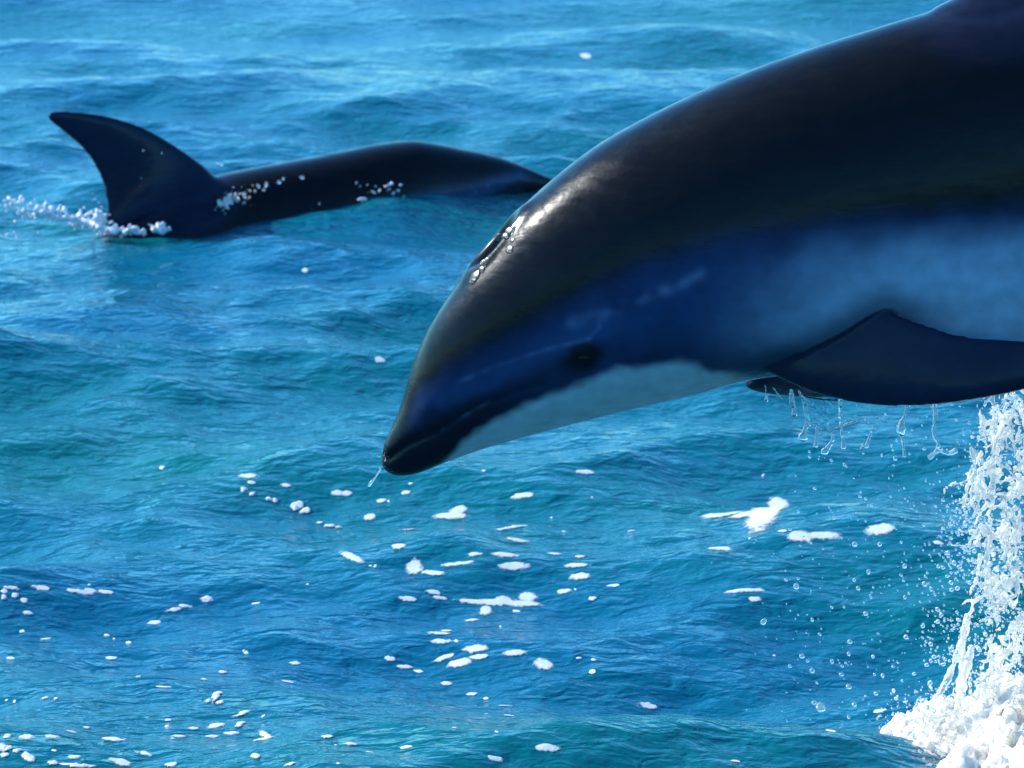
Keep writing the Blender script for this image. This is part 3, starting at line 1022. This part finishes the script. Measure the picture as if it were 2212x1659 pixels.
# fine spray flying off the splash
fine = []
for _ in range(1500):
    py = U(1080, 1640); px = edge_x(min(py, 1560)) - abs(random.gauss(0, 1)) * (70 if py < 1250 else 105) + 20
    if mnoise.noise((px * .012, py * .012, 7.0)) < -0.15: continue
    p = on_y(px, py, 4.3 + U(-.15, .15)); fine.append((p[0], p[1], p[2], U(0.9, 3.2) * PXM, U(.7, 1.4)))
for _ in range(260):
    px, py = U(1690, 2130), U(840, 1180)
    if U(0, 1) > (px - 1600) / 500: continue
    p = on_y(px, py, 4.2 + U(-.15, .15)); fine.append((p[0], p[1], p[2], U(0.8, 2.6) * PXM, U(.7, 1.5)))
for _ in range(170):
    px, py = random.gauss(1800, 90), U(1150, 1659)
    p = on_y(px, py, 4.2 + U(-.03, .15)); fine.append((p[0], p[1], p[2], U(0.8, 2.2) * PXM, U(.8, 1.3)))
me, o = blobs_mesh('spray', fine, 1)
sp = link('spray', me, M_DRIP); sp.location = o
tag(sp, 'fine mist of tiny droplets flying off the white splash', 'spray', None, 'stuff')

# larger drops, one object each
DROP = []
for k in range(5):
    bv, bf = ICO[1]
    sc = np.array([1.0, 1.0, (1.0, 1.25, .8, 1.5, 1.1)[k]])
    V = bv * sc
    V = V * (1 + 0.22 * np.array([mnoise.noise(Vector(v * 1.3 + np.array([k * 5.0, 0, 0]))) for v in bv]))[:, None]
    me = mesh_from('water_drop', V, [tuple(f) for f in bf]); me.materials.append(M_DRIP); DROP.append(me)


def drop(px, py, rpx, Y, label, group, at=None):
    o = bpy.data.objects.new('water_drop', random.choice(DROP)); C.objects.link(o)
    o.location = at if at is not None else on_y(px, py, Y)
    r = rpx * Y / FPX
    o.scale = (r, r, r); o.rotation_euler = (U(-.5, .5), U(-.6, .6), U(0, 6))
    tag(o, label, 'water drop', group)
    return o


L_SPL = 'clear round water drop hanging in the air beside the white splash'
for X, Y_, r in ((455, 690, 22), (280, 878, 22), (400, 655, 11), (465, 648, 11), (765, 655, 13), (825, 835, 19), (765, 465, 20), (900, 465, 16), (530, 455, 15), (420, 385, 14),
                 (740, 985, 19), (485, 1062, 20), (515, 1088, 12), (420, 1115, 14), (540, 1140, 20), (645, 1090, 14), (700, 1115, 12), (695, 1160, 19), (735, 1225, 22), (565, 1205, 10),
                 (585, 1335, 36), (550, 1310, 18), (765, 1320, 20), (735, 1388, 14), (580, 1445, 14), (620, 1468, 11), (490, 1530, 20), (460, 1505, 14), (790, 1505, 13), (825, 1275, 12),
                 (880, 1262, 16), (915, 1165, 13), (1130, 1300, 18), (1155, 1338, 16), (540, 868, 12), (710, 800, 10), (645, 802, 10), (785, 700, 15), (850, 740, 9), (865, 695, 9),
                 (580, 945, 14), (735, 1050, 14), (865, 1065, 11), (970, 1118, 12), (1050, 930, 10), (1125, 962, 9), (840, 612, 15), (1110, 1590, 16), (1010, 1600, 10), (940, 1575, 12),
                 (550, 168, 11), (465, 290, 11), (630, 270, 8), (655, 325, 11), (855, 258, 12), (795, 210, 14), (825, 222, 12), (960, 212, 9), (1035, 220, 9), (712, 40, 13),
                 (640, 15, 11), (980, 10, 12), (430, 1600, 16), (725, 1575, 26), (760, 1580, 14), (695, 1450, 15), (690, 1480, 10), (840, 1620, 22)):
    px, py, _, _ = z4(X, Y_, 1, 1)
    lab = ('fat' if r >= 19 else 'round' if r >= 13 else 'tiny')
    drop(px, py, r * .4047 * .75, 4.17 + U(-.02, .12), L_SPL.replace('round', lab), lab + ' drops flying beside the splash')
for _ in range(120):
    py = U(1120, 1560); px = edge_x(py) - abs(random.gauss(0, 1)) * 75 - 8
    drop(px, py, U(2.4, 6.0), 4.26 + U(-.1, .1), 'small clear droplet close to the edge of the white splash', 'droplets at the splash edge')

# drips streaming off the flipper and beak
SC3 = 1332 / 2212 * .5486


def z3(X, Y_): return (2700 * .5486 + X * SC3, 1100 * .5486 + Y_ * SC3)


def drip(path, radii, label, lat=-.02, group='drips running off the flipper'):
    """one hanging rope of water along measured points"""
    P = catmull([(*z3(x, y), r) for (x, y), r in zip(path, radii)], 6)
    bl = []
    for a, b in zip(P[:-1], P[1:]):
        n = max(1, int(math.hypot(b[0] - a[0], b[1] - a[1]) / max(1.0, 0.6 * a[2])))
        for k in range(n):
            q = a + (b - a) * k / n
            p = on_y(q[0] + U(-.5, .5), q[1], YN + lat)
            bl.append((p[0], p[1], p[2], max(q[2] * 1.05, 1.7) * U(.75, 1.25) * YN / FPX))
    me, o = blobs_mesh('water_drip', bl, 1, 0.0012, 2)
    ob = link('water_drip', me, M_DRIP); ob.location = o
    return tag(ob, label, 'water drip', group)


drip([(520, 690), (525, 740), (530, 800)], [2, 2, 5], 'short straight drip with a round drop at its end, under the hidden flipper')
drip([(570, 705), (600, 750), (630, 790)], [2, 2.5, 3.5], 'short slanting drip under the hidden flipper')
drip([(690, 725), (695, 790), (705, 850), (712, 890)], [4, 6, 4, 7], 'beaded drip with a ring-like drop at its end')
drip([(740, 730), (785, 820), (795, 920), (775, 1000), (765, 1035)], [3, 4, 4, 6, 10], 'longest drip, swinging left and ending in a bright heavy drop')
drip([(1015, 780), (1010, 870), (1018, 970), (1030, 1060), (1030, 1105)], [4, 4.5, 4, 5, 6], 'long straight drip below the middle of the flipper')
drip([(860, 960), (855, 1030), (850, 1095)], [3, 3.5, 5.5], 'left finger of water under the thin water curtain')
drip([(960, 1000), (960, 1050), (930, 1100), (905, 1130)], [3, 4, 5, 8], 'right finger of water curling left under the curtain')
drip([(1440, 830), (1430, 900), (1405, 960), (1420, 1060), (1430, 1165)], [3, 4, 9, 4, 5], 'drip with a bright bead halfway down, below the flipper tip')
drip([(1620, 815), (1630, 900), (1620, 1000), (1650, 1090), (1590, 1180)], [4, 6, 5, 5, 4], 'ragged drip next to the white splash')
drip([(1020, 965), (1070, 945), (1130, 930), (1185, 930)], [3, 4, 3, 3.5], 'sideways rope of water joined to a long straight drip')
drip([(1205, 1020), (1190, 1070), (1180, 1100)], [3, 4, 4], 'short loose shred of water between two long drips')
drip([(1590, 1160), (1660, 1120), (1720, 1140), (1765, 1120)], [4, 5, 5, 6], 'sideways shred of water next to the white splash')
# thin curtain of water between two drips
cv_, cf_ = [], []
tops = [(745, 740), (800, 765), (860, 775), (930, 782), (1005, 785)]
bots = [(795, 955), (835, 960), (890, 985), (940, 990), (1015, 965)]
nu, nvv = 24, 16
for side in (0, 1):
    for j in range(nvv + 1):
        for i in range(nu + 1):
            u = i / nu * 4; k = min(int(u), 3); f = u - k
            tx, ty = [tops[k][m] * (1 - f) + tops[k + 1][m] * f for m in (0, 1)]
            bx_, by_ = [bots[k][m] * (1 - f) + bots[k + 1][m] * f for m in (0, 1)]
            v = j / nvv
            q = z3(tx + (bx_ - tx) * v, ty + (by_ - ty) * v)
            p = on_y(q[0], q[1], YN - .02 + 0.004 * mnoise.noise((i * .35, j * .35, 1.0)) + (0.0006 if side else -0.0006))
            cv_.append(p)
nn = (nu + 1) * (nvv + 1)
for j in range(nvv):
    for i in range(nu):
        a = j * (nu + 1) + i
        cf_.append((a, a + 1, a + nu + 2, a + nu + 1)); cf_.append((nn + a, nn + a + nu + 1, nn + a + nu + 2, nn + a + 1))
rim = [i for i in range(nu + 1)] + [j * (nu + 1) + nu for j in range(1, nvv + 1)] + [nvv * (nu + 1) + i for i in range(nu - 1, -1, -1)] + [j * (nu + 1) for j in range(nvv - 1, 0, -1)]
for a, b in zip(rim, rim[1:] + rim[:1]): cf_.append((b, a, nn + a, nn + b))
cv_ = np.array(cv_); o = cv_.mean(0)
cur = link('water_curtain', mesh_from('water_curtain', cv_ - o, cf_), M_GLASS); cur.location = o
tag(cur, 'thin clear curtain of water hanging between two drips of the flipper', 'water curtain')
# flying drops below the flipper
for X, Y_, r in ((1230, 972, 16), (1145, 1105, 10), (1040, 1213, 17), (955, 1185, 13), (810, 1162, 12), (875, 1008, 9), (1370, 1170, 20), (1360, 1215, 9), (1250, 905, 12), (1480, 985, 14),
                 (1560, 1108, 15), (1465, 1140, 12), (1215, 850, 10), (1300, 905, 9), (1520, 915, 13), (1770, 920, 14), (1855, 938, 18), (1815, 990, 14), (1120, 825, 9), (1270, 850, 9),
                 (1865, 1185, 12), (1940, 1165, 10), (1330, 1300, 9), (1100, 1300, 8), (1860, 1080, 9), (845, 1368, 13), (1785, 1360, 16), (1750, 1345, 10)):
    px, py = z3(X, Y_)
    drop(px, py, r * SC3 * .8, YN + U(-.04, .06), 'clear water drop falling below the flipper of the leaping dolphin', 'drops falling below the flipper')
# beak drip
P = []
for px, py, r in ((822, 1012, 3), (818, 1020, 2.2), (812, 1029, 2.0), (806, 1037, 2.6), (800, 1044, 3.6), (797, 1049, 3.2)):
    p = on_y(px, py, YN - .004); P.append((p[0], p[1], p[2], r * YN / FPX))
for k in range(3):
    P = [q for a, b in zip(P[:-1], P[1:]) for q in (a, tuple((np.array(a) + np.array(b)) / 2))] + [P[-1]]
me, o = blobs_mesh('water_drip', P, 1, 0.0008, 2)
ob = link('water_drip', me, M_DRIP); ob.location = o
tag(ob, 'long thin water drip falling from the beak tip', 'water drip')
# beads of water on the beak; those on the forehead added to make sun glints
dg = bpy.context.evaluated_depsgraph_get(); dg.update()


BEAD = DROP[0].copy(); BEAD.name = 'water_bead'; BEAD.materials.clear(); BEAD.materials.append(M_BEAD)


def bead(px, py, rpx, label, group):
    d = Vector(ray(px, py)).normalized()
    inv = near_root.matrix_world.inverted()
    ok, loc, nor, _ = near_body.ray_cast(Vector(CAMP) - Vector(near_org), d)
    if not ok: return
    r = rpx * YN / FPX
    m = bpy.data.objects.new('water_bead', BEAD); C.objects.link(m)
    m.location = loc + Vector(near_org) + nor * r * 0.05
    q = nor.to_track_quat('Z', 'Y')
    m.rotation_euler = q.to_euler(); m.scale = (r * 1.6, r * 1.2, r * 0.22)
    tag(m, label, 'water bead', group)


for px, py, r in ((1101, 500, 9), (1092, 509, 7), (1082, 514, 9), (1101, 539, 8), (1106, 519, 5), (1047, 570, 8), (1053, 562, 5), (1041, 583, 7), (1027, 597, 10), (1022, 605, 9), (1032, 590, 6)):
    bead(px, py, r, 'water bead added to make a sun glint on the forehead by the blowhole', 'added glint beads on the forehead')
for px, py, r in ((847, 922, 6), (829, 990, 6), (823, 993, 5), (836, 988, 4)):
    bead(px, py, r, 'glinting water bead on the dark beak tip', 'water beads on the beak')

# ---- broken water round the surfacing dolphin
PXF = 7.9 / FPX


def far_cluster(name, spec, label, mat, cat='foam'):
    bl = []
    for px, py, sx, sy, n, r0, r1, lat in spec:
        for _ in range(n):
            x, y = px + random.gauss(0, 1) * sx, py + random.gauss(0, 1) * sy
            p = at_far(x, y, lat + U(-.02, .02))
            bl.append((p[0], p[1], p[2], U(r0, r1) * PXF))
    me, o = blobs_mesh(name, bl, 1, 0.0035, 1, 0.001)
    ob = link(name, me, mat); ob.location = o
    return tag(ob, label, cat, None, 'stuff')


far_cluster('splash', [(215, 478, 10, 14, 60, 2, 6, -.08), (240, 495, 18, 5, 50, 2, 5, -.12), (290, 500, 30, 5, 80, 1.5, 5, -.14), (345, 494, 14, 6, 40, 2, 5.5, -.15),
                       (205, 440, 5, 14, 16, 1, 3, -.02)], 'white broken water round the foot of the tall back fin', M_WHITE, 'splash')
far_cluster('splash', [(485, 440, 9, 10, 60, 1.2, 4, -.125), (512, 430, 16, 8, 50, 1.2, 3.6, -.125), (500, 420, 16, 8, 30, 1, 3, -.125), (545, 410, 20, 6, 18, 1.5, 4, -.125)],
            'white water spattered on the dark back in front of the fin', M_SPRAY, 'splash')
far_cluster('splash', [(25, 440, 30, 9, 40, 2, 6, -.05), (90, 458, 34, 9, 70, 2, 7, -.05), (150, 470, 34, 9, 60, 2, 6, -.05), (190, 480, 20, 8, 40, 2, 6, -.06),
                       (20, 505, 20, 6, 14, 1.5, 4, -.1), (330, 395, 70, 60, 26, .8, 2.0, -.09)], 'line of broken water trailing behind the tall back fin', M_WHITE, 'splash')
far_cluster('splash', [(820, 412, 24, 8, 24, 2, 5, -.12), (850, 422, 10, 12, 14, 2, 5, -.12), (780, 430, 6, 3, 5, 3, 5, -.13), (830, 445, 10, 8, 8, 2, 5, -.13)],
            'few white drops of water beside the surfacing head', M_WHITE, 'splash')
for px, py, r in ((603, 393, 4.5), (612, 386, 3), (652, 383, 5), (558, 402, 3.5), (575, 398, 4), (822, 520, 4), (478, 355, 4), (470, 352, 3), (310, 325, 2.5), (350, 330, 2),
                  (305, 385, 2), (770, 395, 2.5), (690, 440, 2)):
    q = at_far(px, py, -.14)
    drop(px, py, r, float(q[1]), 'small bright drop in the air by the surfacing dolphin', 'drops round the surfacing dolphin', at=q)
